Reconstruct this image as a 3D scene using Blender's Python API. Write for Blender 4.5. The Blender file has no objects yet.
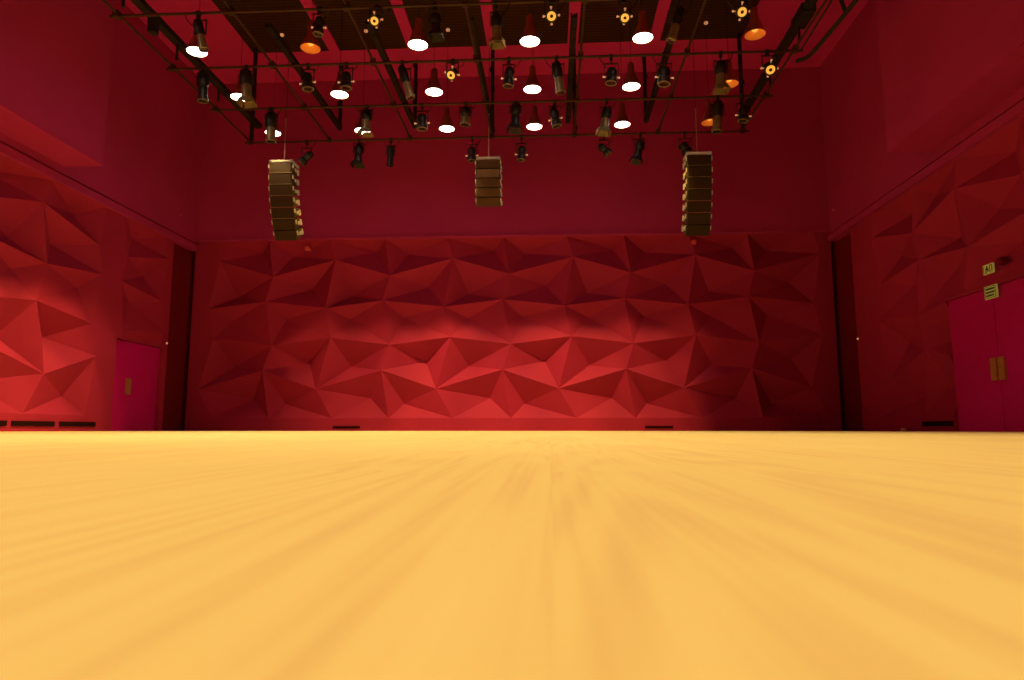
import bpy, bmesh, math, random
from mathutils import Vector, Matrix
random.seed(7)
C = bpy.context.scene.collection
PI = math.pi

# ------------------------------------------------------------------ survey of the room (from the photo)
F = 683.0; TH = math.radians(7.45); PS = math.radians(3.16); H = .042
def ray(x, y):
    a = (x-512)/F; b = (340-y)/F
    fy = math.cos(TH)-b*math.sin(TH); fz = math.sin(TH)+b*math.cos(TH)
    return a*math.cos(PS)-fy*math.sin(PS), a*math.sin(PS)+fy*math.cos(PS), fz
def onY(x, y, Y0):
    r = ray(x, y); t = Y0/r[1]; return Vector((r[0]*t, Y0, H+r[2]*t))
def onX(x, y, X0):
    r = ray(x, y); t = X0/r[0]; return Vector((X0, r[1]*t, H+r[2]*t))

D = 19.0            # back wall
XL, XR = -10.35, 7.85
YN = -6.0           # wall behind the camera
ZC = 10.35          # ceiling
GZ = 7.5            # lighting grid height
BARS = [11.15, 13.0, 14.85, 16.7]
COLS = [-7.82+2.123*k for k in range(7)]

# ------------------------------------------------------------------ materials
def new_mat(name):
    m = bpy.data.materials.new(name); m.use_nodes = True
    return m, m.node_tree, m.node_tree.nodes['Principled BSDF']
def mat(name, col, rough=.6, metal=0., spec=.3, emit=None, estr=0., var=.12, nscale=6., bump=0.):
    m, t, b = new_mat(name)
    b.inputs['Roughness'].default_value = rough
    b.inputs['Metallic'].default_value = metal
    b.inputs['Specular IOR Level'].default_value = spec
    if emit:
        b.inputs['Emission Color'].default_value = (*emit, 1)
        b.inputs['Emission Strength'].default_value = estr
    tc = t.nodes.new('ShaderNodeTexCoord')
    n = t.nodes.new('ShaderNodeTexNoise'); n.inputs['Scale'].default_value = nscale; n.inputs['Detail'].default_value = 4
    r = t.nodes.new('ShaderNodeValToRGB')
    r.color_ramp.elements[0].position = .3; r.color_ramp.elements[1].position = .7
    r.color_ramp.elements[0].color = (*[c*(1-var) for c in col], 1)
    r.color_ramp.elements[1].color = (*[min(1, c*(1+var)) for c in col], 1)
    t.links.new(tc.outputs['Object'], n.inputs['Vector'])
    t.links.new(n.outputs['Fac'], r.inputs['Fac'])
    t.links.new(r.outputs['Color'], b.inputs['Base Color'])
    if bump:
        n2 = t.nodes.new('ShaderNodeTexNoise'); n2.inputs['Scale'].default_value = 90
        bp = t.nodes.new('ShaderNodeBump'); bp.inputs['Strength'].default_value = bump; bp.inputs['Distance'].default_value = .01
        t.links.new(tc.outputs['Object'], n2.inputs['Vector'])
        t.links.new(n2.outputs['Fac'], bp.inputs['Height']); t.links.new(bp.outputs['Normal'], b.inputs['Normal'])
    return m

M = {}
M['wall'] = mat('red_paint', (.36, .017, .082), .75, spec=.15, var=.05, nscale=.8, bump=.05)
M['upper'] = mat('red_plaster', (.41, .026, .17), .8, spec=.1, var=.06, nscale=.6, bump=.08)
M['ceil'] = mat('red_ceiling_paint', (.62, .032, .24), .8, spec=.1, var=.05, nscale=.5)
M['soffit'] = mat('red_plaster_floor_lit', (.42, .024, .16), .8, spec=.1, var=.05)  # bulkhead plaster again, with floor bounce put into its tone
M['beam'] = mat('red_beam_paint', (.30, .015, .03), .7, spec=.15, var=.08)
M['recess'] = mat('dark_red', (.17, .004, .016), .8, spec=.1, var=.05)  # darker red than the walls
M['door'] = mat('crimson_door_paint', (.50, .003, .20), .6, spec=.15, var=.04)
M['groove'] = mat('black_slot', (.02, .004, .006), .9, spec=.05)
M['brass'] = mat('dull_brass', (.42, .20, .07), .5, metal=.3)
M['pipe'] = mat('dark_bronze_pipe', (.065, .03, .02), .5, metal=.4, var=.3)
M['tray'] = mat('black_cable_tray', (.018, .014, .010), .6, var=.4)
M['black'] = mat('matt_black_metal', (.012, .010, .009), .45, spec=.4, var=.3)
M['khaki'] = mat('greyish_brown_metal', (.22, .17, .085), .42, metal=.35, var=.25)
M['knob'] = mat('cream_knob', (.8, .5, .3), .4, emit=(1, .45, .2), estr=.35)  # emission paints the bright catch-light on knobs and sensors
M['bell'] = mat('red_tinted_steel_bell', (.55, .16, .12), .35, metal=.8, var=.1)  # steel, with the red room's reflection put into its colour
M['bellin'] = mat('copper_reflector', (.9, .42, .12), .35, metal=.4, emit=(1, .30, .04), estr=.09)  # weak emission paints the orange reflection inside the bells
M['glow'] = mat('lit_lamp_glass', (1, 1, 1), .4, emit=(1, .93, .8), estr=9.)
M['amber'] = mat('amber_lens', (.8, .45, .1), .3, emit=(1, .50, .08), estr=.75)
M['cream'] = mat('cream_bracket', (.50, .42, .30), .5, emit=(1, .7, .45), estr=.05)  # slight emission paints highlights on brackets, frames and pale flaps
M['lens'] = mat('dark_lens_glass', (.02, .02, .03), .08, spec=.8)
M['wire'] = mat('steel_wire', (.55, .38, .3), .4, metal=.5)
M['cab'] = mat('dark_brown_cabinet', (.07, .04, .018), .6, var=.2)
M['cabpale'] = mat('pale_brown_cabinet', (.19, .11, .07), .55, var=.15)
M['sign'] = mat('yellow_green_sign', (.40, .38, .10), .5, emit=(.5, .45, .08), estr=.22, var=.03)
M['signd'] = mat('dark_green_print', (.015, .03, .008), .6)
M['tan'] = mat('tan_plastic', (.7, .5, .28), .5)
M['pink'] = mat('pale_red_plastic', (.75, .10, .12), .4, var=.03)

# grille: fine horizontal ribs
def grille_mat(name, c1, c2):
    m, t, b = new_mat(name)
    tc = t.nodes.new('ShaderNodeTexCoord'); w = t.nodes.new('ShaderNodeTexWave')
    w.bands_direction = 'Z'; w.inputs['Scale'].default_value = 18; w.inputs['Distortion'].default_value = .2
    r = t.nodes.new('ShaderNodeValToRGB'); r.color_ramp.elements[0].color = (*c1, 1); r.color_ramp.elements[1].color = (*c2, 1)
    t.links.new(tc.outputs['Object'], w.inputs['Vector']); t.links.new(w.outputs['Fac'], r.inputs['Fac'])
    t.links.new(r.outputs['Color'], b.inputs['Base Color']); b.inputs['Roughness'].default_value = .6
    b.inputs['Specular IOR Level'].default_value = .2
    return m
M['grille'] = grille_mat('dark_brown_grille', (.032, .017, .008), (.058, .031, .014))
M['grille2'] = grille_mat('brown_grille', (.085, .040, .016), (.12, .058, .026))

# dark slatted ceiling panels
m, t, b = new_mat('dark_slatted_panel'); M['slat'] = m
tc = t.nodes.new('ShaderNodeTexCoord'); w = t.nodes.new('ShaderNodeTexWave'); w.bands_direction = 'Y'
w.inputs['Scale'].default_value = 2.6; w.inputs['Distortion'].default_value = .4
n = t.nodes.new('ShaderNodeTexNoise'); n.inputs['Scale'].default_value = 2.5
r = t.nodes.new('ShaderNodeValToRGB'); r.color_ramp.elements[0].color = (.035, .013, .008, 1); r.color_ramp.elements[1].color = (.085, .035, .016, 1)
mx = t.nodes.new('ShaderNodeMath'); mx.operation = 'MULTIPLY'
t.links.new(tc.outputs['Object'], w.inputs['Vector']); t.links.new(tc.outputs['Object'], n.inputs['Vector'])
t.links.new(w.outputs['Fac'], mx.inputs[0]); t.links.new(n.outputs['Fac'], mx.inputs[1])
t.links.new(mx.outputs[0], r.inputs['Fac']); t.links.new(r.outputs['Color'], b.inputs['Base Color'])
b.inputs['Roughness'].default_value = .8; b.inputs['Specular IOR Level'].default_value = .1

# wooden floor: long boards running away from the camera
m, t, b = new_mat('oak_floor_boards'); M['floor'] = m
N = t.nodes.new; L = t.links.new
tc = N('ShaderNodeTexCoord')
mp = N('ShaderNodeMapping'); mp.inputs['Rotation'].default_value = (0, 0, PI/2)
L(tc.outputs['Object'], mp.inputs['Vector'])
br = N('ShaderNodeTexBrick'); br.offset = .37; br.inputs['Scale'].default_value = 1
br.inputs['Brick Width'].default_value = 1.9; br.inputs['Row Height'].default_value = .137
br.inputs['Mortar Size'].default_value = .0007; br.inputs['Mortar Smooth'].default_value = .3
br.inputs['Color1'].default_value = (.0, .0, .0, 1); br.inputs['Color2'].default_value = (1, 1, 1, 1)
br.inputs['Mortar'].default_value = (.2, .2, .2, 1); br.inputs['Bias'].default_value = 0
L(mp.outputs['Vector'], br.inputs['Vector'])
# per-board shift of the grain
addv = N('ShaderNodeVectorMath'); addv.operation = 'MULTIPLY_ADD'
addv.inputs[1].default_value = (7, 13, 5)
L(br.outputs['Color'], addv.inputs[0]); L(tc.outputs['Object'], addv.inputs[2])
sc = N('ShaderNodeMapping'); sc.inputs['Scale'].default_value = (1, .07, 1); L(addv.outputs['Vector'], sc.inputs['Vector'])
low = N('ShaderNodeTexNoise'); low.inputs['Scale'].default_value = 7; low.inputs['Detail'].default_value = .6; L(sc.outputs['Vector'], low.inputs['Vector'])
rings = N('ShaderNodeMath'); rings.operation = 'MULTIPLY'; rings.inputs[1].default_value = 80; L(low.outputs['Fac'], rings.inputs[0])
sn = N('ShaderNodeMath'); sn.operation = 'SINE'; L(rings.outputs[0], sn.inputs[0])
fib = N('ShaderNodeTexNoise'); fib.inputs['Scale'].default_value = 130; fib.inputs['Detail'].default_value = 3
sc2 = N('ShaderNodeMapping'); sc2.inputs['Scale'].default_value = (1, .02, 1); L(addv.outputs['Vector'], sc2.inputs['Vector']); L(sc2.outputs['Vector'], fib.inputs['Vector'])
g1 = N('ShaderNodeMath'); g1.operation = 'MULTIPLY_ADD'; g1.inputs[1].default_value = .085; L(sn.outputs[0], g1.inputs[0]); fm = N('ShaderNodeMath'); fm.operation = 'MULTIPLY'; fm.inputs[1].default_value = .5; L(fib.outputs['Fac'], fm.inputs[0]); L(fm.outputs[0], g1.inputs[2])
big = N('ShaderNodeTexNoise'); big.inputs['Scale'].default_value = 1.3; big.inputs['Detail'].default_value = 3; L(tc.outputs['Object'], big.inputs['Vector'])
g2 = N('ShaderNodeMath'); g2.operation = 'MULTIPLY_ADD'; g2.inputs[1].default_value = .40; L(big.outputs['Fac'], g2.inputs[0]); L(g1.outputs[0], g2.inputs[2])
g3 = N('ShaderNodeMath'); g3.operation = 'MULTIPLY_ADD'; g3.inputs[1].default_value = .16; L(br.outputs['Color'], g3.inputs[0]); L(g2.outputs[0], g3.inputs[2])
rp = N('ShaderNodeValToRGB'); e = rp.color_ramp.elements
e[0].position = .25; e[0].color = (.74, .57, .28, 1); e[1].position = .85; e[1].color = (.86, .76, .40, 1)
x = e.new(.53); x.color = (.82, .70, .34, 1)
L(g3.outputs[0], rp.inputs['Fac'])
L(rp.outputs['Color'], b.inputs['Base Color'])
b.inputs['Roughness'].default_value = .55; b.inputs['Specular IOR Level'].default_value = .12
b.inputs['Sheen Weight'].default_value = 0.0; b.inputs['Sheen Roughness'].default_value = .4
b.inputs['Sheen Tint'].default_value = (1, .9, .75, 1)

# ------------------------------------------------------------------ mesh helpers
def obj(name, bm, m, parent=None, smooth=False):
    me = bpy.data.meshes.new(name)
    bmesh.ops.recalc_face_normals(bm, faces=bm.faces[:])
    for f in bm.faces: f.smooth = smooth
    bm.to_mesh(me); bm.free(); me.materials.append(m)
    if smooth:
        try: me.set_sharp_from_angle(angle=math.radians(40))
        except Exception: pass
    o = bpy.data.objects.new(name, me); C.objects.link(o)
    if parent:
        o.parent = parent; o.matrix_parent_inverse = Matrix.Translation(-parent.location)
    return o
def tag(o, label, cat, group=None):
    o['label'] = label; o['category'] = cat
    if group: o['group'] = group
    return o
def thing(name, label, cat, loc, group=None):
    o = bpy.data.objects.new(name, None); C.objects.link(o); o.location = loc; o.empty_display_size = .1
    return tag(o, label, cat, group)
def struct(name, bm, m, parent=None):
    o = obj(name, bm, m, parent); o['kind'] = 'structure'; return o
def box(bm, a, b):
    x0, y0, z0 = a; x1, y1, z1 = b
    v = [bm.verts.new(p) for p in ((x0,y0,z0),(x1,y0,z0),(x1,y1,z0),(x0,y1,z0),(x0,y0,z1),(x1,y0,z1),(x1,y1,z1),(x0,y1,z1))]
    for f in ((0,3,2,1),(4,5,6,7),(0,1,5,4),(1,2,6,5),(2,3,7,6),(3,0,4,7)): bm.faces.new([v[i] for i in f])
    return v
def B(*boxes):
    bm = bmesh.new()
    for a, b in boxes: box(bm, a, b)
    return bm
def frame(axis):
    axis = Vector(axis).normalized()
    ref = Vector((0, 1, 0)) if abs(axis.y) < .9 else Vector((1, 0, 0))
    u = axis.cross(ref).normalized(); w = axis.cross(u).normalized()
    return axis, u, w
def lathe(bm, prof, o, axis, seg=16, cap=True):
    """prof = [(distance along axis, radius)]"""
    ax, u, w = frame(axis); o = Vector(o); rings = []
    for d, r in prof:
        rings.append([bm.verts.new(o+ax*d+(u*math.cos(2*PI*k/seg)+w*math.sin(2*PI*k/seg))*r) for k in range(seg)])
    for a, b in zip(rings, rings[1:]):
        for k in range(seg): bm.faces.new((a[k], a[(k+1) % seg], b[(k+1) % seg], b[k]))
    if cap: bm.faces.new(rings[0][::-1]); bm.faces.new(rings[-1])
def tube(bm, pts, r, seg=8):
    pts = [Vector(p) for p in pts]; rings = []
    for i, p in enumerate(pts):
        d = (pts[min(i+1, len(pts)-1)]-pts[max(i-1, 0)])
        ax, u, w = frame(d)
        if rings:   # keep the frame from flipping
            u = (pu-ax*pu.dot(ax)).normalized(); w = ax.cross(u)
        pu = u
        rings.append([bm.verts.new(p+(u*math.cos(2*PI*k/seg)+w*math.sin(2*PI*k/seg))*r) for k in range(seg)])
    for a, b in zip(rings, rings[1:]):
        for k in range(seg): bm.faces.new((a[k], a[(k+1) % seg], b[(k+1) % seg], b[k]))
    bm.faces.new(rings[0][::-1]); bm.faces.new(rings[-1])
def obox(bm, c, ex, ey, ez):
    """box from centre and three half-extent vectors"""
    c = Vector(c); v = []
    for s3 in (-1, 1):
        for s1, s2 in ((-1,-1),(1,-1),(1,1),(-1,1)): v.append(bm.verts.new(c+ex*s1+ey*s2+ez*s3))
    for f in ((0,3,2,1),(4,5,6,7),(0,1,5,4),(1,2,6,5),(2,3,7,6),(3,0,4,7)): bm.faces.new([v[i] for i in f])

# ------------------------------------------------------------------ faceted relief
PER = 3.43
# node rows from the top down: (type-1 u, z), (type-2 u, z); a dimple in every quad between rows
ROWS = [((-.20, 5.52), (1.60, 5.52)), ((-.04, 4.43), (1.78, 4.91)), ((-.23, 3.70), (1.53, 3.50)),
        ((0, 2.42), (1.72, 2.63)), ((-.23, 1.70), (1.34, 1.17)), ((.01, .35), (1.82, .35))]
DIMP = [((.42, 5.12), (2.93, 5.22)), ((1.0, 4.15), (2.19, 3.92)), ((.33, 3.22), (2.2, 3.2)),
        ((.96, 1.98), (2.21, 1.84)), ((.37, .76), (2.83, .92))]
DEPK = [1, 1, .62, 1, 1]
def facets(j0, j1, m0, m1, to3, depth=.36, ztop=5.52, cuts=()):
    """facets from node column j0 to j1 (half periods) with flat margins out to u = m0 and m1;
    to3(u, z, outward offset) gives the world point; cuts = [(point, normal)] in (u, z) trim the panel."""
    bm = bmesh.new(); cache = {}
    def zz(z): return z if z < 3 else 3+(z-3)*(ztop-3)/(5.52-3)
    def V(key, u, z, d):
        if key not in cache: cache[key] = bm.verts.new((u, zz(z), d))
        return cache[key]
    def node(rr, j):
        kk, t = divmod(j, 2); u, z = ROWS[rr][t]; return V((rr, j), u+kk*PER, z, 0)
    for j in range(j0, j1):
        k, s = divmod(j, 2)
        for r in range(5):
            a, b_, c_, d_ = node(r, j), node(r, j+1), node(r+1, j+1), node(r+1, j)
            du, dz = DIMP[r][s]; h = math.sin(j*12.9+r*78.2)*.5+.5
            p = V(('d', r, j), du+k*PER, dz, depth*DEPK[r]*(.85+.3*h))
            for q in ((a, b_), (b_, c_), (c_, d_), (d_, a)): bm.faces.new((q[0], q[1], p))
    for j, ue in ((j0, m0), (j1, m1)):
        for r in range(5):
            e1 = V(('m', r, j), ue, ROWS[r][j % 2][1], 0); e2 = V(('m', r+1, j), ue, ROWS[r+1][j % 2][1], 0)
            bm.faces.new((node(r, j), node(r+1, j), e2, e1))
    for co, no in cuts:
        bmesh.ops.bisect_plane(bm, geom=bm.verts[:]+bm.edges[:]+bm.faces[:], plane_co=(*co, 0), plane_no=(*no, 0), clear_outer=True)
    be = [e for e in bm.edges if e.is_boundary]
    ex = bmesh.ops.extrude_edge_only(bm, edges=be)
    for v in [g for g in ex['geom'] if isinstance(g, bmesh.types.BMVert)]: v.co.z = depth+.1
    for v in bm.verts: v.co = to3(v.co.x, v.co.y, v.co.z)
    return bm

# ------------------------------------------------------------------ room shell
struct('floor', B(((-11.2, YN-.2, -.2), (8.7, D+.8, 0))), M['floor'])
struct('ceiling', B(((-11.2, YN-.2, ZC), (8.7, D+.8, ZC+.2))), M['ceil'])

# back wall
wb = struct('wall_back', B(((-11.2, D+.5, 0), (8.7, D+.8, ZC)), ((-11.2, D-.12, 5.50), (8.7, D+.5, ZC))), M['upper'])
# type-2 nodes bound the relief: E2 at X=-3.18, D2 at -2.80 ; u = X + 4.52
UB = 4.52
def back3(u, z, d): return Vector((u-UB, D+d, z))
obj('faceted_panel', facets(-3, 7, XL+UB, XR+UB, back3, .40), M['wall'], wb)
struct('baseboard_back', B(((XL, D-.015, 0), (XR, D+.49, .35))), M['wall'])
struct('trim_1', B(((XL, D-.16, 5.50), (XR, D-.121, 5.56))), M['upper'])      # lip over the faceted wall

# side walls : sx = -1 left, +1 right
def side(sx, name):
    X = XL if sx < 0 else XR
    out = X+sx*.85
    def bx(d0, y0, z0, d1, y1, z1):     # d = distance outward from the node plane
        xa, xb = X+sx*d0, X+sx*d1
        return ((min(xa, xb), y0, z0), (max(xa, xb), y1, z1))
    bs = [bx(.5, YN, 0, .85, D+.5, ZC), bx(-.06, YN, 5.43, .5, D-.121, ZC)]
    w = struct(name, B(*bs), M['upper'])
    # ledge: soffit and lip under the upper wall, with a dark light slot
    t1 = struct('trim_2' if sx < 0 else 'trim_3', B(bx(-.11, YN, 5.20, .45, D-.13, 5.37)), M['upper'])
    obj('light_slot', B(bx(-.02, YN, 5.371, .4, D-.14, 5.429)), M['recess'], t1)
    return X, bx, w
# --- left
X, bx, wl = side(-1, 'wall_left')
def left3(u, z, d): return Vector((XL-d, 10.24+4.52-u, z))      # Y = 14.76 - u
obj('faceted_panel', facets(0, 12, -.36, 20.7, left3, ztop=5.2), M['wall'], wl)
obj('flat_panel', B(bx(0, 15.12, 0, .49, 15.62, 5.2)), M['wall'], wl)
def door3(u, z, d): return Vector((XL-d, 15.9+u, z))
obj('faceted_panel', facets(0, 1, -.28, 1.85, door3, .22, 5.2, [((0, 2.22), (0, -1))]), M['wall'], wl)
obj('flat_panel', B(bx(0, 17.75, 0, .49, 17.86, 5.2)), M['wall'], wl)
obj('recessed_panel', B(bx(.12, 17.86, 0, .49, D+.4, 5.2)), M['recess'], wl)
struct('baseboard_left', B(bx(-.012, YN, 0, .49, 15.12, .35)), M['wall'])
d1 = struct('door_1', B(bx(.10, 15.70, 0, .40, 17.66, 2.20)), M['door'])
obj('door_frame', B(bx(0, 15.621, 0, .3, 15.70, 2.219), bx(0, 17.66, 0, .3, 17.749, 2.219)), M['wall'], d1)
p = onX(132, 388, XL+.02)
obj('door_handle', B(bx(.06, p.y-.085, .90, .105, p.y+.085, 1.29)), M['brass'], d1)
# --- right
X, bx, wr = side(1, 'wall_right')
def right3(u, z, d): return Vector((XR+d, 15.94+u-4.52, z))     # Y = u + 11.42
SEAM = 13.80-11.42
obj('faceted_panel', facets(-1, 3, -3, 17.66-11.42, right3, .30, 5.2, [((SEAM, 0), (-1, 0))]), M['wall'], wr)
obj('faceted_panel', facets(-9, 3, -17.3, 17.66-11.42, right3, .30, 5.2, [((SEAM, 0), (1, 0)), ((0, 2.56), (0, -1))]), M['wall'], wr)
obj('flat_panel', B(bx(0, 17.66, 0, .49, 17.75, 5.2), bx(0, YN, 0, .49, 11.0, 2.56)), M['wall'], wr)
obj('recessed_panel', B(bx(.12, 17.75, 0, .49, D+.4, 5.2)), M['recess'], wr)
struct('baseboard_right', B(bx(-.012, 13.80, 0, .49, 17.66, .35)), M['wall'])
ys = (onX(990, 372, XR).y, onX(996, 372, XR).y, onX(998, 372, XR).y, onX(1004, 372, XR).y)
ym = (ys[1]+ys[2])/2
d2 = struct('door_2', B(bx(.05, ym+.008, 0, .40, 13.78, 2.55)), M['door'])
obj('door_handle', B(bx(.01, ys[1], .90, .05, ys[0], 1.30)), M['brass'], d2)
d3 = struct('door_3', B(bx(.05, 11.0, 0, .40, ym-.008, 2.55)), M['door'])
obj('door_handle', B(bx(.01, ys[3], .90, .05, ys[2], 1.30)), M['brass'], d3)
# wall behind the camera
struct('wall_front', B(((-11.2, YN-.3, 0), (8.7, YN, ZC))), M['upper'])
# bulkheads projecting from the upper side walls
t4 = struct('trim_4', B(((-10.28, YN+.01, 5.60), (-9.42, 13.38, ZC-.01))), M['upper'])
obj('soffit', B(((-10.28, YN+.01, 5.58), (-9.42, 13.38, 5.599))), M['soffit'], t4)  # thin board added to carry the floor-lit tone
t5 = struct('trim_5', B(((6.88, YN+.01, 5.62), (7.78, 13.66, ZC-.01))), M['upper'])
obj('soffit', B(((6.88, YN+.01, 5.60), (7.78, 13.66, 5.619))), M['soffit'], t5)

# vent slots in the baseboards
def vent(name_lbl, y0, y1, X, sx, z0=.105, z1=.205):
    o = obj('air_vent', B(((min(X, X+sx*.02), y0, z0), (max(X, X+sx*.02), y1, z1))), M['groove'])
    tag(o, name_lbl, 'vent', 'dark slots low in the red wall bases')
for a, b_, l in ((-60, 5, 'dark air slot low in the left red wall, cut by the photo edge'),
                 (10, 53, 'middle dark air slot low in the left red faceted wall'),
                 (58, 94, 'dark air slot low in the left wall, closest to the single door')):
    vent(l, onX(a, 428, XL).y, onX(b_, 428, XL).y, XL+.012, 1)
vent('dark air slot low in the right red wall beside the double door', onX(955, 428, XR).y, onX(924, 428, XR).y, XR-.012, -1)
for a, b_, l in ((333, 360, 'thin dark air slot at the foot of the back wall, left one'), (645, 673, 'thin dark air slot at the foot of the back wall, right one')):
    o = obj('air_vent', B(((onY(a, 428, D).x, D-.035, .07), (onY(b_, 428, D).x, D-.015, .13))), M['groove'])
    tag(o, l, 'vent', 'dark slots low in the red wall bases')

# ceiling panels and the red beams between them
order = ['outermost left', 'second from left', 'third from left', 'third from right', 'second from right', 'outermost right']
for k in range(6):
    o = obj('acoustic_ceiling_panel', B(((COLS[k]+.14, 6.0, 10.16), (COLS[k+1]-.14, 16.95, 10.3))), M['slat'])
    tag(o, 'dark brown slatted ceiling panel above the lighting grid, %s of six' % order[k], 'ceiling panel', 'dark slatted panels under the red ceiling')
    for y in (8, 15):
        pass
for k in range(7):
    struct('trim_%d' % (6+k), B(((COLS[k]-.139, 6.0, 10.10 if 0 < k < 6 else 10.16), (COLS[k]+.139, 16.95, ZC-.001))), M['ceil'] if 0 < k < 6 else M['slat'])

# ------------------------------------------------------------------ lighting grid
grid = thing('lighting_grid', 'dark steel pipe lighting grid hung under the ceiling, carrying all the stage lights', 'lighting grid', (COLS[3], 14, GZ))
for i, y in enumerate(BARS):
    bm = bmesh.new(); x1 = COLS[6]+.15
    lathe(bm, [(0, .026), (x1-COLS[0]+.12, .026)], (COLS[0]-.12, y, GZ), (1, 0, 0), 10)
    for k in range(7): obox(bm, (COLS[k], y, GZ+.03), Vector((.05, 0, 0)), Vector((0, .06, 0)), Vector((0, 0, .06)))
    obj('cross_pipe', bm, M['pipe'], grid)
for k in range(7):
    bm = bmesh.new(); lathe(bm, [(0, .026), (16.8-9.6, .026)], (COLS[k], 9.6, GZ+.053), (0, 1, 0), 10)
    obj('long_pipe', bm, M['pipe'], grid)
    # cable tray above
    outer = k in (0, 6)
    z = 7.95 if outer else 8.42; hw = .075 if outer else .055; xo = {0: .22, 6: .0}.get(k, -.12)
    y0, y1 = (8.8, 16.72) if outer else (13.0, 17.9)
    bm = bmesh.new()
    for s in (-1, 1): box(bm, (COLS[k]+xo+s*hw-.012, y0, z-.05), (COLS[k]+xo+s*hw+.012, y1, z+.05))
    box(bm, (COLS[k]+xo-hw, y0, z-.05), (COLS[k]+xo+hw, y1, z-.035))
    rr = random.Random(k)
    for q in range(3):
        xs = COLS[k]+xo+(q-1)*hw*.6
        tube(bm, [(xs+rr.uniform(-.02, .02), y0+(y1-y0)*i/12, z+.0+rr.uniform(-.02, .03)) for i in range(13)], .02, 6)
    for i in range(5):
        yy = y0+.4+i*(y1-y0-.8)/4
        box(bm, (COLS[k]+xo-.02, yy-.02, GZ+.06 if outer else z-.09), (COLS[k]+xo+.02, yy+.02, z-.04))
    obj('cable_tray', bm, M['tray'], grid)
    if k in (0, 3, 4, 6): py, zb = 16.75, GZ
    else: py, zb = 17.9, 8.35
    bm = bmesh.new(); px = COLS[k]+(xo if k not in (0, 3, 4, 6) else .02)
    box(bm, (px-.045, py-.03, zb), (px+.045, py+.03, ZC-.01 if py > 17 else 10.17))
    for i in range(4):
        zz_ = zb+.2+i*.55; obox(bm, (px+.03*(-1)**i, py-.05, zz_), Vector((.035, 0, 0)), Vector((0, .03, 0)), Vector((0, 0, .05)))
    obj('hanger_post', bm, M['tray'], grid)
# junction lumps on the tray of the right side, sagging cable beyond the right end
bm = bmesh.new(); obox(bm, (COLS[6]+.02, 12.55, 7.95), Vector((.13, 0, 0)), Vector((0, .30, 0)), Vector((0, 0, .09)))
obj('junction_box', bm, M['tray'], grid)
bm = bmesh.new(); obox(bm, (COLS[0]+.22, 11.9, 7.82), Vector((.07, 0, 0)), Vector((0, .08, 0)), Vector((0, 0, .2)))
obj('junction_box', bm, M['tray'], grid)
def curve(points, n=8):
    P = [Vector(p) for p in points]; P = [P[0]*2-P[1]]+P+[P[-1]*2-P[-2]]; out = []
    for i in range(1, len(P)-2):
        for k in range(n):
            t_ = k/n; a, b_, c_, d_ = P[i-1:i+3]
            out.append(.5*((2*b_)+(c_-a)*t_+(2*a-5*b_+4*c_-d_)*t_**2+(3*b_-a-3*c_+d_)*t_**3))
    return out+[P[-2]]
bm = bmesh.new()
tube(bm, curve([onY(797, 61, 13.0), onY(806, 58, 12.8), onY(814, 51, 12.5), onY(826, 37, 12.0), onY(845, 14, 11.3), onY(866, -12, 10.5)]), .042)
obj('side_rail', bm, M['tray'], grid)
bm = bmesh.new(); tube(bm, [onY(801, 50, 13.0), onY(832, 0, 11.4), onY(845, -20, 10.8)], .018); tube(bm, [onY(841, 0, 11.4), onY(845, 11, 11.4)], .035)
obj('side_rail', bm, M['tray'], grid)

# ------------------------------------------------------------------ bell pendants
LX = [-6.84, -4.58, -2.48, -.33, 1.80, 3.88]; LY = [10.3, 12.15, 14.0, 15.85]; LZ = 7.355
def bell(x, y, lit, label):
    cat = 'pendant lamp'
    t_ = thing('bell_pendant_lamp', label, cat, (x, y, LZ), 'lit white bell pendants' if lit else 'unlit copper bell pendants')
    bm = bmesh.new()
    out = [(0, .190), (.03, .188), (.12, .160), (.20, .125), (.28, .095), (.34, .08)]
    lathe(bm, out, (x, y, LZ), (0, 0, 1), 28, cap=False)
    obj('lamp_shade', bm, M['bell'], t_, True)
    bm = bmesh.new(); lathe(bm, [(.0, .189), (.03, .181), (.12, .152), (.20, .115), (.28, .02)], (x, y, LZ), (0, 0, 1), 28, cap=False)
    obj('reflector', bm, M['bellin'], t_, True)
    bm = bmesh.new(); lathe(bm, [(.34, .08), (.36, .075), (.50, .07), (.54, .05), (.56, .02)], (x, y, LZ), (0, 0, 1), 16)
    obj('lamp_housing', bm, M['bell'], t_, True)
    bm = bmesh.new()
    if lit: lathe(bm, [(.004, .182), (.012, .184)], (x, y, LZ), (0, 0, 1), 28)
    else:
        lathe(bm, [(.06, .02), (.08, .05), (.12, .065), (.17, .05), (.2, .03)], (x, y, LZ), (0, 0, 1), 16)
    obj('bulb', bm, M['glow'] if lit else M['amber'], t_, True)  # unlit bulbs take the amber emission as a painted inner glow
    bm = bmesh.new(); lathe(bm, [(.55, .004), (10.1-LZ, .004)], (x, y, LZ), (0, 0, 1), 6)
    obj('suspension_cable', bm, M['groove'], t_)
rows = ['row nearest the camera', 'front row', 'middle row', 'back row']
cols = ['first', 'second', 'third', 'fourth', 'fifth', 'sixth']
OFF = {(1, 1), (1, 5), (2, 5), (3, 5)}
for r in range(4):
    for c in range(6):
        if r == 0 and c > 1: continue
        lit = (r, c) not in OFF
        if r == 0: l = 'glowing bell lamp at the top left photo edge, over the thick cable tray' if c == 0 else 'glowing bell lamp in the row nearest the camera, above the photo edge'
        elif lit: l = 'glowing white bell pendant, %s from left in the %s of the grid' % (cols[c], rows[r])
        else: l = 'unlit copper-coloured bell pendant, %s from left in the %s of the grid' % (cols[c], rows[r])
        if r == 0 and c == 1: continue
        bell(LX[c], LY[r], lit, l)
WARM = (1.0, .72, .30)
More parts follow.
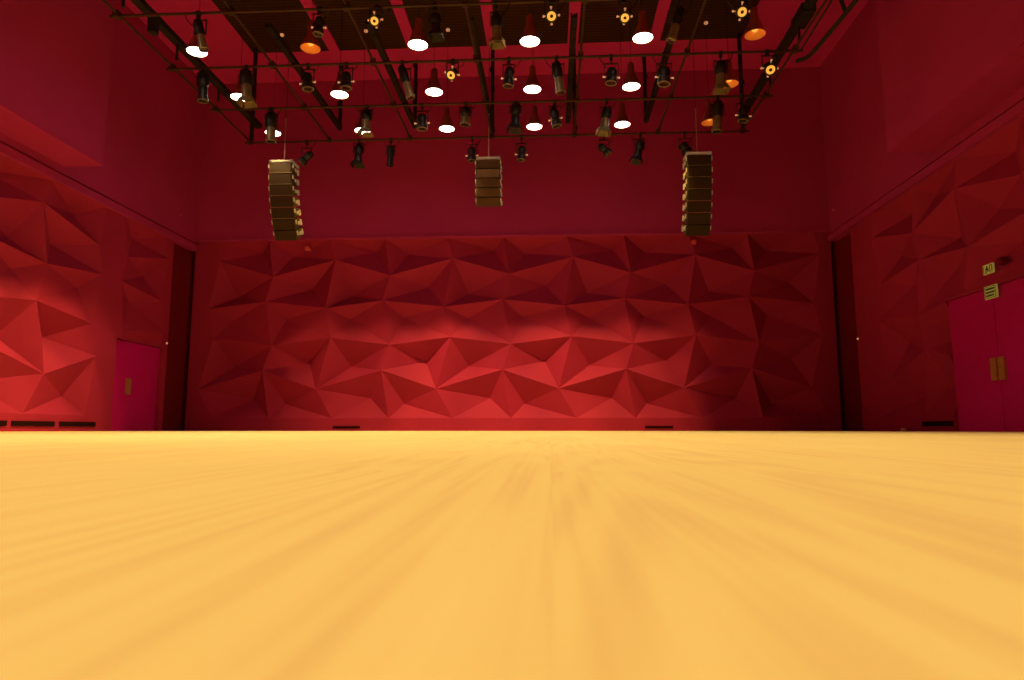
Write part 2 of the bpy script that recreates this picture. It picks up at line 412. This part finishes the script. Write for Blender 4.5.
def spot(x, y, z, power, size=77, blend=.14):
    l = bpy.data.lights.new('downlight_beam', 'SPOT'); l.energy = power; l.color = WARM
    l.spot_size = math.radians(size); l.spot_blend = blend; l.shadow_soft_size = .16
    o = bpy.data.objects.new('downlight_beam', l); C.objects.link(o); o.location = (x, y, z)
PW = 205
for r in range(4):
    for c in range(6):
        if (r, c) not in OFF: spot(LX[c], LY[r], LZ-.03, PW*({0: .9, 1: 1.3, 2: 1.8, 3: 1.8, 4: 1.1}[c] if r == 3 else 1.1)*(1.2 if c == 0 and r < 3 else .5 if c == 4 and r < 3 else 1))
def wash(x, y, tx, ty, power):          # added beams without fixtures, aimed low to brighten the walls
    l = bpy.data.lights.new('added_wall_wash', 'SPOT'); l.energy = power; l.color = (1, .70, .13)
    l.spot_size = math.radians(30); l.spot_blend = .35; l.shadow_soft_size = .12
    o = bpy.data.objects.new('added_wall_wash', l); C.objects.link(o); o.location = (x, y, LZ-.06)
    o.rotation_euler = Vector((tx-x, ty-y, .10-LZ)).to_track_quat('-Z', 'Y').to_euler()
WP = 620
for x_, k_ in ((-5.8, .7), (-5.1, .5), (-4.57, .72), (-3.5, .95), (-2.75, 1.1), (-2.3, .8), (-.55, 1.1), (0, .9), (.75, 1.0), (1.8, .85), (2.5, .7), (3.0, .55)):
    wash(x_, 15.85, {-5.8: -6.9, -5.1: -5.6, 3.0: 3.9}.get(x_, x_), D, WP*k_)
for y_, k_ in ((14.4, .5), (13.5, .9), (12.5, 1.0), (11.4, 1.1), (10.3, 1.2), (9.3, 1.0), (8.4, 1.0), (7.0, 1.0), (5.5, 1.0)):
    wash(LX[0], y_, XL, y_, WP*k_*1.45)
for k in range(6):                       # the rest of the same lamp field, over the camera and behind it
    for c in range(0, 5): spot(LX[c], 8.45-1.85*k, LZ, PW)

# ------------------------------------------------------------------ stage lights
def P3(bar, x, y): return onY(x, y, BARS[bar])
def clampyoke(root, piv, axis, w, top):
    """clamp on the pipe and U-bracket down to the pivot"""
    bm = bmesh.new()
    lathe(bm, [(-.035, .045), (.035, .045)], (top.x, top.y, GZ), (1, 0, 0), 12)
    box(bm, (top.x-.03, top.y-.025, GZ-.10), (top.x+.03, top.y+.025, GZ-.03))
    obj('clamp', bm, M['black'], root)
    bm = bmesh.new(); zt = max(piv.z+w*1.1, min(GZ-.09, piv.z+.25))
    obox(bm, (piv.x, piv.y, zt), Vector((w, 0, 0)), Vector((0, .02, 0)), Vector((0, 0, .006)))
    for s in (-1, 1): obox(bm, (piv.x+s*w, piv.y, (piv.z+zt)/2), Vector((.006, 0, 0)), Vector((0, .02, 0)), Vector((0, 0, (zt-piv.z)/2+.02)))
    tube(bm, [(piv.x, piv.y, zt), (top.x, top.y, GZ-.08)], .012, 6)
    obj('yoke', bm, M['black'], root)
    rr = random.Random(int(piv.x*100)); s = rr.choice((-1, 1))
    bm = bmesh.new(); q = piv-axis*.1
    tube(bm, curve([(top.x+s*.25, top.y, GZ+.03), (top.x+s*.20, top.y-.03, GZ-.12), (top.x+s*.10, top.y-.05, min(GZ-.16, q.z+.05)), q]), .008, 6)
    obj('power_cable', bm, M['black'], root)

def profile(bar, xt, yt, xb, yb, w, label, doors=False, dark=False, pale=False, lean=0., ring=False):
    """long theatre profile spot; pixel line from its rear (xt,yt) to its lens end (xb,yb), w = width in pixels"""
    a = P3(bar, xt, yt); b_ = P3(bar, xb, yb); b_ = b_+Vector((0, -lean, 0))
    sc_ = (BARS[bar]*.99+1)/F; R = w*sc_/2
    ax = (b_-a).normalized(); Ln = (b_-a).length; piv = a+ax*Ln*.45; top = Vector((a.x*.7+piv.x*.3, BARS[bar], GZ))
    root = thing('profile_spotlight', label, 'spotlight', (top.x, top.y, GZ), 'long stage spotlights on the grid')
    body = M['black'] if dark else M['khaki']
    bm = bmesh.new()
    lathe(bm, [(0, R*.45), (Ln*.04, R*.72), (Ln*.10, R*.8), (Ln*.12, R*.74), (Ln*.2, R*.82), (Ln*.34, R*.9), (Ln*.48, R*.8), (Ln*.52, R*.68)], a, ax, 18)
    for i in range(4): lathe(bm, [(Ln*(.13+.045*i), R*.9), (Ln*(.13+.045*i)+.012, R*.9)], a, ax, 18)
    obj('lamp_housing', bm, M['black'], root, True)
    bm = bmesh.new(); lathe(bm, [(Ln*.52, R*.66), (Ln*.56, R*.74), (Ln*.9, R*.74), (Ln*.91, R*.88), (Ln*.99, R*.9), (Ln, R*.8)], a, ax, 18)
    obj('lens_barrel', bm, body, root, True)
    if ring:
        bm = bmesh.new(); lathe(bm, [(Ln*.99, R*.9), (Ln*1.01, R*.95), (Ln*1.02, R*.7), (Ln*1.0, R*.68)], a, ax, 18, cap=False)
        obj('lens_ring', bm, M['khaki'], root, True)
    bm = bmesh.new(); lathe(bm, [(Ln*1.0, R*.72), (Ln*1.005, R*.5), (Ln*1.012, R*.1)], a, ax, 18)
    obj('lens', bm, M['lens'], root, True)
    if doors:
        _, u, w_ = frame(ax)
        for i, (dv, ov) in enumerate(((u, w_), (-u, w_), (w_, u), (-w_, u))):
            bm = bmesh.new(); c0 = a+ax*Ln+dv*R*.85; ext = (ax*.9+dv*.45).normalized()*R*.95
            q = [c0-ov*R*.75, c0+ov*R*.75, c0+ext+ov*R*1.05, c0+ext-ov*R*1.05]
            vv = [bm.verts.new(p_) for p_ in q]+[bm.verts.new(p_+dv*.008) for p_ in q]
            for f in ((0,1,2,3),(7,6,5,4),(0,4,5,1),(1,5,6,2),(2,6,7,3),(3,7,4,0)): bm.faces.new([vv[i_] for i_ in f])
            pm = M['cream'] if (pale and i == pale-1) else (M['khaki'] if not dark else M['black'])
            obj('barn_door_flap', bm, pm, root)
    clampyoke(root, piv, ax, R*1.05, top)

def small(bar, xt, yt, xb, yb, w, label, amber=False, face=0., knobs=True):
    """short black spotlight with bright side knobs; amber = lamp seen glowing"""
    a = P3(bar, xt, yt); b_ = P3(bar, xb, yb)+Vector((0, -face, 0))
    sc_ = (BARS[bar]*.99+1)/F; R = w*sc_/2
    ax = (b_-a).normalized(); Ln = (b_-a).length; piv = a+ax*Ln*.5; top = Vector((piv.x, BARS[bar], GZ))
    root = thing('compact_spotlight', label, 'spotlight', (top.x, top.y, GZ), 'glowing amber compact spotlights' if amber else 'compact black stage spotlights')
    bm = bmesh.new(); lathe(bm, [(0, R*.35), (Ln*.08, R*.7), (Ln*.3, R*.9), (Ln*.5, R*.8), (Ln*.62, R*.72), (Ln*.7, R*.95), (Ln*.96, R), (Ln, R*.92)], a, ax, 16)
    obj('lamp_housing', bm, M['black'], root, True)
    bm = bmesh.new(); lathe(bm, [(Ln*.985, R*.98), (Ln*1.02, R*1.0), (Ln*1.03, R*.75), (Ln*1.0, R*.72)], a, ax, 16, cap=False)
    obj('lens_ring', bm, M['khaki'] if not amber else M['black'], root, True)
    bm = bmesh.new(); lathe(bm, [(Ln*1.0, R*.72), (Ln*1.02, R*.4), (Ln*1.03, R*.1)], a, ax, 16)
    obj('lens', bm, M['amber'] if amber else M['lens'], root, True)
    _, u, w_ = frame(ax)
    if abs(u.x) < abs(w_.x): u, w_ = w_, u
    dirs = [u, -u]+([w_, -w_] if amber else [])
    for d_ in dirs if knobs else []:
        bm = bmesh.new(); lathe(bm, [(0, .012), (R*.26, .010), (R*.28, .019), (R*.46, .022), (R*.54, .010)], a+ax*Ln*.62+d_*R*.9, d_, 10)
        obj('knob', bm, M['knob'], root, True)
    if amber:
        bm = bmesh.new(); lathe(bm, [(Ln*1.03, R*.28), (Ln*1.06, R*.2)], a, ax, 12); obj('bulb', bm, M['pipe'], root, True)
    clampyoke(root, piv, ax, R*1.1, top)

# first pipe (nearest)
profile(0, 197, 20, 204, 50, 11, 'long dark spotlight hanging straight down in front of the far left glowing lamp')
small(0, 320, 17, 318, 34, 11, 'compact black spotlight directly above the unlit copper lamp at upper left')
small(0, 377, 18, 377, 27, 11, 'amber glowing compact spotlight on the nearest pipe, leftmost of its amber ones', True, .18)
profile(0, 435, 14, 436, 33, 12, 'grey hooded spotlight, barely visible against the dark ceiling, right of a glowing lamp', doors=True, dark=True)
profile(0, 496, 14, 497, 40, 12, 'brown spotlight with flared barn doors, one flap bright white, on the nearest pipe', doors=True, pale=1)
small(0, 551, 15, 551.5, 23, 12, 'amber glowing compact spotlight right of the central front glowing lamp', True, .2)
small(0, 624, 14, 624, 23, 11, 'amber glowing compact spotlight directly left of a glowing lamp at upper right', True, .15)
profile(0, 681, 8, 671, 41, 11, 'long brown spotlight leaning left, right of the fifth front lamp')
small(0, 739, 10, 739, 19, 12, 'amber glowing compact spotlight on top of the right hanger post', True, .2)
# second pipe
profile(1, 203, 72, 203, 101, 12, 'dark cylindrical spotlight at far left whose ringed lens points down', dark=True, ring=True)
profile(1, 246, 70, 247, 99, 13, 'brown spotlight with barn doors covering part of a glowing lamp, left side', doors=True)
small(1, 307, 73, 308, 89, 12, 'compact black spotlight with bright knobs near the left, just before a glowing lamp')
small(1, 346, 72, 346, 88, 12, 'compact black spotlight directly over the leftmost glowing lamp of the middle row')
profile(1, 401, 66, 411, 98, 10, 'slim brown spotlight leaning right beside the cable tray, left of centre')
small(1, 454, 71, 452, 79, 11, 'small amber glowing spotlight on the second pipe, left of centre', True, .15)
small(1, 510, 67, 508, 86, 11, 'compact black spotlight on the second pipe just right of the central post')
profile(1, 556, 62, 561, 93, 11, 'long brown spotlight leaning slightly right, right of the central middle lamp')
small(1, 612, 68, 611, 83, 12, 'compact black spotlight directly left of the fifth middle row lamp')
small(1, 665, 67, 664, 84, 13, 'compact black spotlight between two trays at right of the second pipe')
profile(1, 721, 62, 721, 86, 12, 'brown spotlight with a small flared hood left of the right hanger post', doors=True, dark=False)
small(1, 768, 66, 768, 74, 12, 'round dark spotlight with a glowing centre at the far right of the grid', True, .16)
# third pipe
profile(2, 271, 112, 271, 142, 12, 'brown tubular spotlight hiding part of a glowing lamp above the left speaker array', dark=False)
profile(2, 367, 110, 366, 130, 11, 'spotlight with barn doors half hiding the second back row lamp', doors=True)
small(2, 422, 114, 422, 129, 11, 'compact black spotlight with bright knobs left of the third back row lamp')
profile(2, 466, 108, 465, 125, 12, 'short grey spotlight on the third pipe just left of centre')
profile(2, 516, 104, 515, 126, 12, 'dark spotlight with hood left of the central back row lamp', doors=True, dark=True)
small(2, 553, 108, 557, 126, 10, 'tilted compact black spotlight right of the central back row lamp')
profile(2, 607, 108, 604, 129, 11, 'brown spotlight with barn doors left of the fifth back row lamp', doors=True, pale=2)
profile(2, 718, 101, 717, 132, 12, 'tall brown spotlight in front of the unlit copper lamp at back right')
small(2, 744, 107, 743, 121, 11, 'compact black spotlight at the foot of the right hanger post')
# fourth pipe
small(3, 312, 152, 301, 163, 9, 'small black spotlight tilted sideways above the left speaker array', knobs=False)
profile(3, 359, 145, 358, 162, 10, 'black spotlight with a hood under the fourth pipe, left one of a pair', doors=True, dark=True)
profile(3, 391, 146, 390, 166, 8, 'slim black spotlight under the fourth pipe, right one of a pair', dark=True)
small(3, 472, 147, 472, 161, 9, 'compact black spotlight just left of the centre speaker array')
small(3, 522, 146, 521, 160, 9, 'compact black spotlight just right of the centre speaker array')
small(3, 599, 145, 609, 154, 9, 'small black spotlight tilted down to the right under the fourth pipe', knobs=False)
profile(3, 641, 141, 637, 158, 10, 'black spotlight with a flared hood under the fourth pipe at right', doors=True, dark=True)
small(3, 682, 143, 688, 153, 11, 'black spotlight directly above the left edge of the right speaker array', knobs=False)
# small fixed ceiling points
for (x_, y_, l) in ((282, 35, 'small pale ceiling spot lamp between the left trays'), (366, 31, 'small pale ceiling spot lamp left of the leftmost amber light'),
                    (448, 30, 'small pale ceiling spot lamp left of the central barn door light'), (706, 23, 'small pale ceiling spot lamp at right')):
    r_ = ray(x_, y_); t_ = (10.14-H)/r_[2]; p = Vector((r_[0]*t_, r_[1]*t_, 10.14))
    bm = bmesh.new(); lathe(bm, [(-.03, .03), (-.02, .05), (.03, .05)], p, (0, 0, 1), 12)
    tag(obj('recessed_ceiling_lamp', bm, M['knob'], None, True), l, 'ceiling light', 'small ceiling spot lamps')

# ------------------------------------------------------------------ line arrays
def line_array(px, py_top, Y, n, ch, label, curveback, w=.60, dpt=.46, top_pale=False, gr='grille'):
    T = onY(px, py_top, Y); root = thing('line_array_speaker', label, 'speaker', (T.x, Y+.2, T.z), 'hanging speaker arrays')
    # flying frame
    bm = bmesh.new(); x0, x1 = T.x-w/2, T.x+w/2
    for x_ in (x0+.03, x1-.03): box(bm, (x_-.03, Y-.02, T.z-.03), (x_+.03, Y+dpt, T.z+.03))
    for y_ in (Y, Y+dpt*.5, Y+dpt-.04): box(bm, (x0, y_-.02, T.z-.025), (x1, y_+.03, T.z+.025))
    obj('rigging_frame', bm, M['cream'] , root)
    bm = bmesh.new()
    lathe(bm, [(0, .012), (8.0-T.z, .012)], (T.x, Y+.2, T.z), (0, 0, 1), 8)
    obox(bm, (T.x, Y+.2, T.z+.06), Vector((.04, 0, 0)), Vector((0, .04, 0)), Vector((0, 0, .05)))
    obj('hanging_chain', bm, M['wire'], root)
    bm = bmesh.new(); lathe(bm, [(0, .007), (2.1, .007)], (T.x, Y+.2, 8.0), (0, 0, 1), 8)
    obj('hoist_cable', bm, M['tray'], root)
    p0 = Vector((T.x, Y, T.z-.04)); ang = 0
    for i in range(n):
        ang = curveback*(i+.5)/n
        dn = Vector((0, math.sin(ang), -math.cos(ang))); bk = Vector((0, math.cos(ang), math.sin(ang)))
        ex = Vector((1, 0, 0)); c = p0+dn*ch/2+bk*dpt/2
        bm = bmesh.new()
        hw = w/2; g = ch/2-.005; bt = ch/2*.62       # wedge: rear lower than the front
        q = []
        for s in (-1, 1):
            for (db, dd) in ((-dpt/2, -g), (dpt/2, -bt), (dpt/2, bt), (-dpt/2, g)): q.append(bm.verts.new(c+ex*s*hw+bk*db+dn*dd))
        for f in ((0,1,2,3),(7,6,5,4),(0,4,5,1),(1,5,6,2),(2,6,7,3),(3,7,4,0)): bm.faces.new([q[i_] for i_ in f])
        bmesh.ops.bevel(bm, geom=bm.edges[:], offset=.008, segments=1, affect='EDGES')
        cab = obj('cabinet', bm, M['cab'], root)
        bm = bmesh.new(); obox(bm, c-bk*(dpt/2+.008), ex*(hw-.03), bk*.012, dn*(g-.012))
        if i < 5 and n > 5:
            lb = bmesh.new(); obox(lb, c-bk*(dpt/2+.012)+dn*(ch/2-.012), ex*(hw-.01), bk*.01, dn*.008)
            lp = obj('edge_strip', lb, M['khaki'], cab); lp.matrix_parent_inverse = Matrix.Identity(4)
        gm = M['cabpale'] if (top_pale and i == 1) else M[gr]
        gg = obj('grille', bm, gm); gg.parent = cab; gg.matrix_parent_inverse = Matrix.Translation(-root.location)
        gg.matrix_parent_inverse = Matrix.Identity(4)
        cab_w = Matrix.Identity(4)
        for s in (-1, 1):      # link plates at front and rear, both flanks
            for cc, h1, h2 in ((-bk*(dpt/2-.03)-dn*ch*.2, bk*.025, dn*(ch*.18)), (-bk*.02, bk*.05, dn*(ch*.14)), (bk*(dpt/2-.10)+dn*ch*.05, bk*.05, dn*(ch*.24))):
                bm = bmesh.new(); obox(bm, c+ex*s*(hw+.010)+cc, ex*.012, h1, h2)
                br_ = obj('rigging_bracket', bm, M['cream'], cab); br_.matrix_parent_inverse = Matrix.Identity(4)
        p0 = p0+dn*ch
line_array(281, 161, 16.2, 7, .285, 'tall brown hanging speaker array at left, with pale brackets along its right flank', .62)
line_array(488, 158, 16.2, 5, .235, 'short brown hanging speaker array at the centre of the grid, five boxes high', .30, top_pale=True, gr='grille2')
line_array(699, 153, 16.2, 7, .285, 'tall brown hanging speaker array at right, with pale brackets along its left flank', .50)

# ------------------------------------------------------------------ signs and small wall items
def wall_sign(px, py, w, h, label, kind):
    p = onX(px, py, XR-.03); root = None
    o = obj('exit_sign' if kind == 'exit' else 'notice_sign', B(((XR-.05, p.y-w/2, p.z-h/2), (XR-.02, p.y+w/2, p.z+h/2))), M['sign'])
    tag(o, label, 'sign')
    bm = bmesh.new(); xx = XR-.054
    def r(a0, z0, a1, z1):       # a runs to the right in view
        y0_, y1_ = p.y+w/2-a0*w, p.y+w/2-a1*w
        box(bm, (xx, min(y0_, y1_), p.z-h/2+z0*h), (XR-.049, max(y0_, y1_), p.z-h/2+z1*h))
    if kind == 'exit':
        # door outline, running figure, arrow
        r(.06, .08, .10, .92); r(.66, .12, .72, .88); r(.66, .80, .92, .88); r(.86, .12, .92, .88)
        r(.36, .66, .46, .84)
        r(.32, .38, .50, .64); r(.22, .50, .34, .58); r(.48, .44, .60, .52); r(.26, .14, .36, .36); r(.46, .22, .58, .36); r(.18, .12, .28, .20)
    else:
        r(.06, .06, .94, .10); r(.06, .90, .94, .94); r(.06, .06, .09, .94); r(.91, .06, .94, .94)
        rr = random.Random(2)
        for z_ in (.68, .42, .18):
            a = .14
            while a < .82:
                wd = rr.uniform(.05, .10); r(a, z_, min(a+wd, .86), z_+.14); a += wd+.025
    obj('printed_symbols', bm, M['signd'], o)
wall_sign(989, 269, .28, .17, 'small yellow-green exit sign with a running figure, above the double doors', 'exit')
wall_sign(991.5, 292, .33, .23, 'yellow notice with three lines of text under the exit sign', 'text')
p = onX(997, 265, XR-.06)
bm = bmesh.new(); lathe(bm, [(0, .07), (.05, .08), (.12, .06), (.14, .02)], (XR+.04, p.y-.08, p.z+.05), (-1, 0, 0), 16)
tag(obj('wall_siren', bm, M['recess'], None, True), 'small dark round siren on the wall just right of the exit sign', 'alarm')
for (x_, y_, l) in ((307, 248, 'small round pale red detector at the top of the faceted back wall, left one'),
                    (694, 242, 'small round pale red detector at the top of the faceted back wall, right one')):
    p = onY(x_, y_, D-.05); bm = bmesh.new(); lathe(bm, [(-.45, .03), (0, .06), (.04, .075), (.07, .05)], (p.x, D+.0, min(p.z, 5.42)), (0, -1, 0), 16)
    tag(obj('smoke_detector', bm, M['pink'], None, True), l, 'detector', 'round detectors on the back wall')
for (x_, X_, y_, l) in ((165, XL, 343, 'tiny cream sensor on the left wall beside the dark recess'), (861, XR, 338, 'tiny cream sensor on the right wall beside the dark recess')):
    s = 1 if X_ < 0 else -1; p = onX(x_, y_, X_); yy = 17.80 if X_ < 0 else 17.70
    bm = bmesh.new(); lathe(bm, [(0, .03), (.02, .03), (.03, .02)], (X_, yy, p.z), (s, 0, 0), 10)
    tag(obj('wall_sensor', bm, M['knob'], None, True), l, 'sensor')
for (x_, X_, y_, l) in ((180, XL+.06, 215, 'tiny reddish fixing on the upper left wall above the ledge'), (834, XR-.06, 210, 'tiny reddish fixing on the upper right wall above the ledge')):
    s = 1 if X_ < 0 else -1; p = onX(x_, y_, X_)
    bm = bmesh.new(); lathe(bm, [(0, .025), (.03, .025), (.04, .01)], (X_, min(p.y, 18.6), p.z), (s, 0, 0), 10)
    tag(obj('wall_fixing', bm, M['pink'], None, True), l, 'sensor')
p = onX(904, 429, XR-.25)
bm = bmesh.new(); lathe(bm, [(0, .06), (.02, .065), (.06, .06), (.07, .04)], (p.x, p.y, 0), (0, 0, 1), 16)
tag(obj('floor_puck', bm, M['tan'], None, True), 'small tan puck lying on the floor against the right wall', 'floor puck')

# ------------------------------------------------------------------ world, camera
wd = bpy.data.worlds.new('world'); bpy.context.scene.world = wd; wd.use_nodes = True
wd.node_tree.nodes['Background'].inputs[0].default_value = (.02, .004, .006, 1); wd.node_tree.nodes['Background'].inputs[1].default_value = .3
cam = bpy.data.cameras.new('camera'); co = bpy.data.objects.new('camera', cam); C.objects.link(co)
cam.sensor_width = 36; cam.lens = F*36/1024; cam.clip_start = .01; cam.clip_end = 200
co.location = (0, 0, H); co.rotation_euler = (PI/2+TH, 0, PS)
cam.dof.use_dof = True; cam.dof.focus_distance = 14; cam.dof.aperture_fstop = 10
bpy.context.scene.camera = co
vs = bpy.context.scene.view_settings; vs.view_transform = 'Standard'; vs.look = 'None'; vs.exposure = 0; vs.gamma = 1
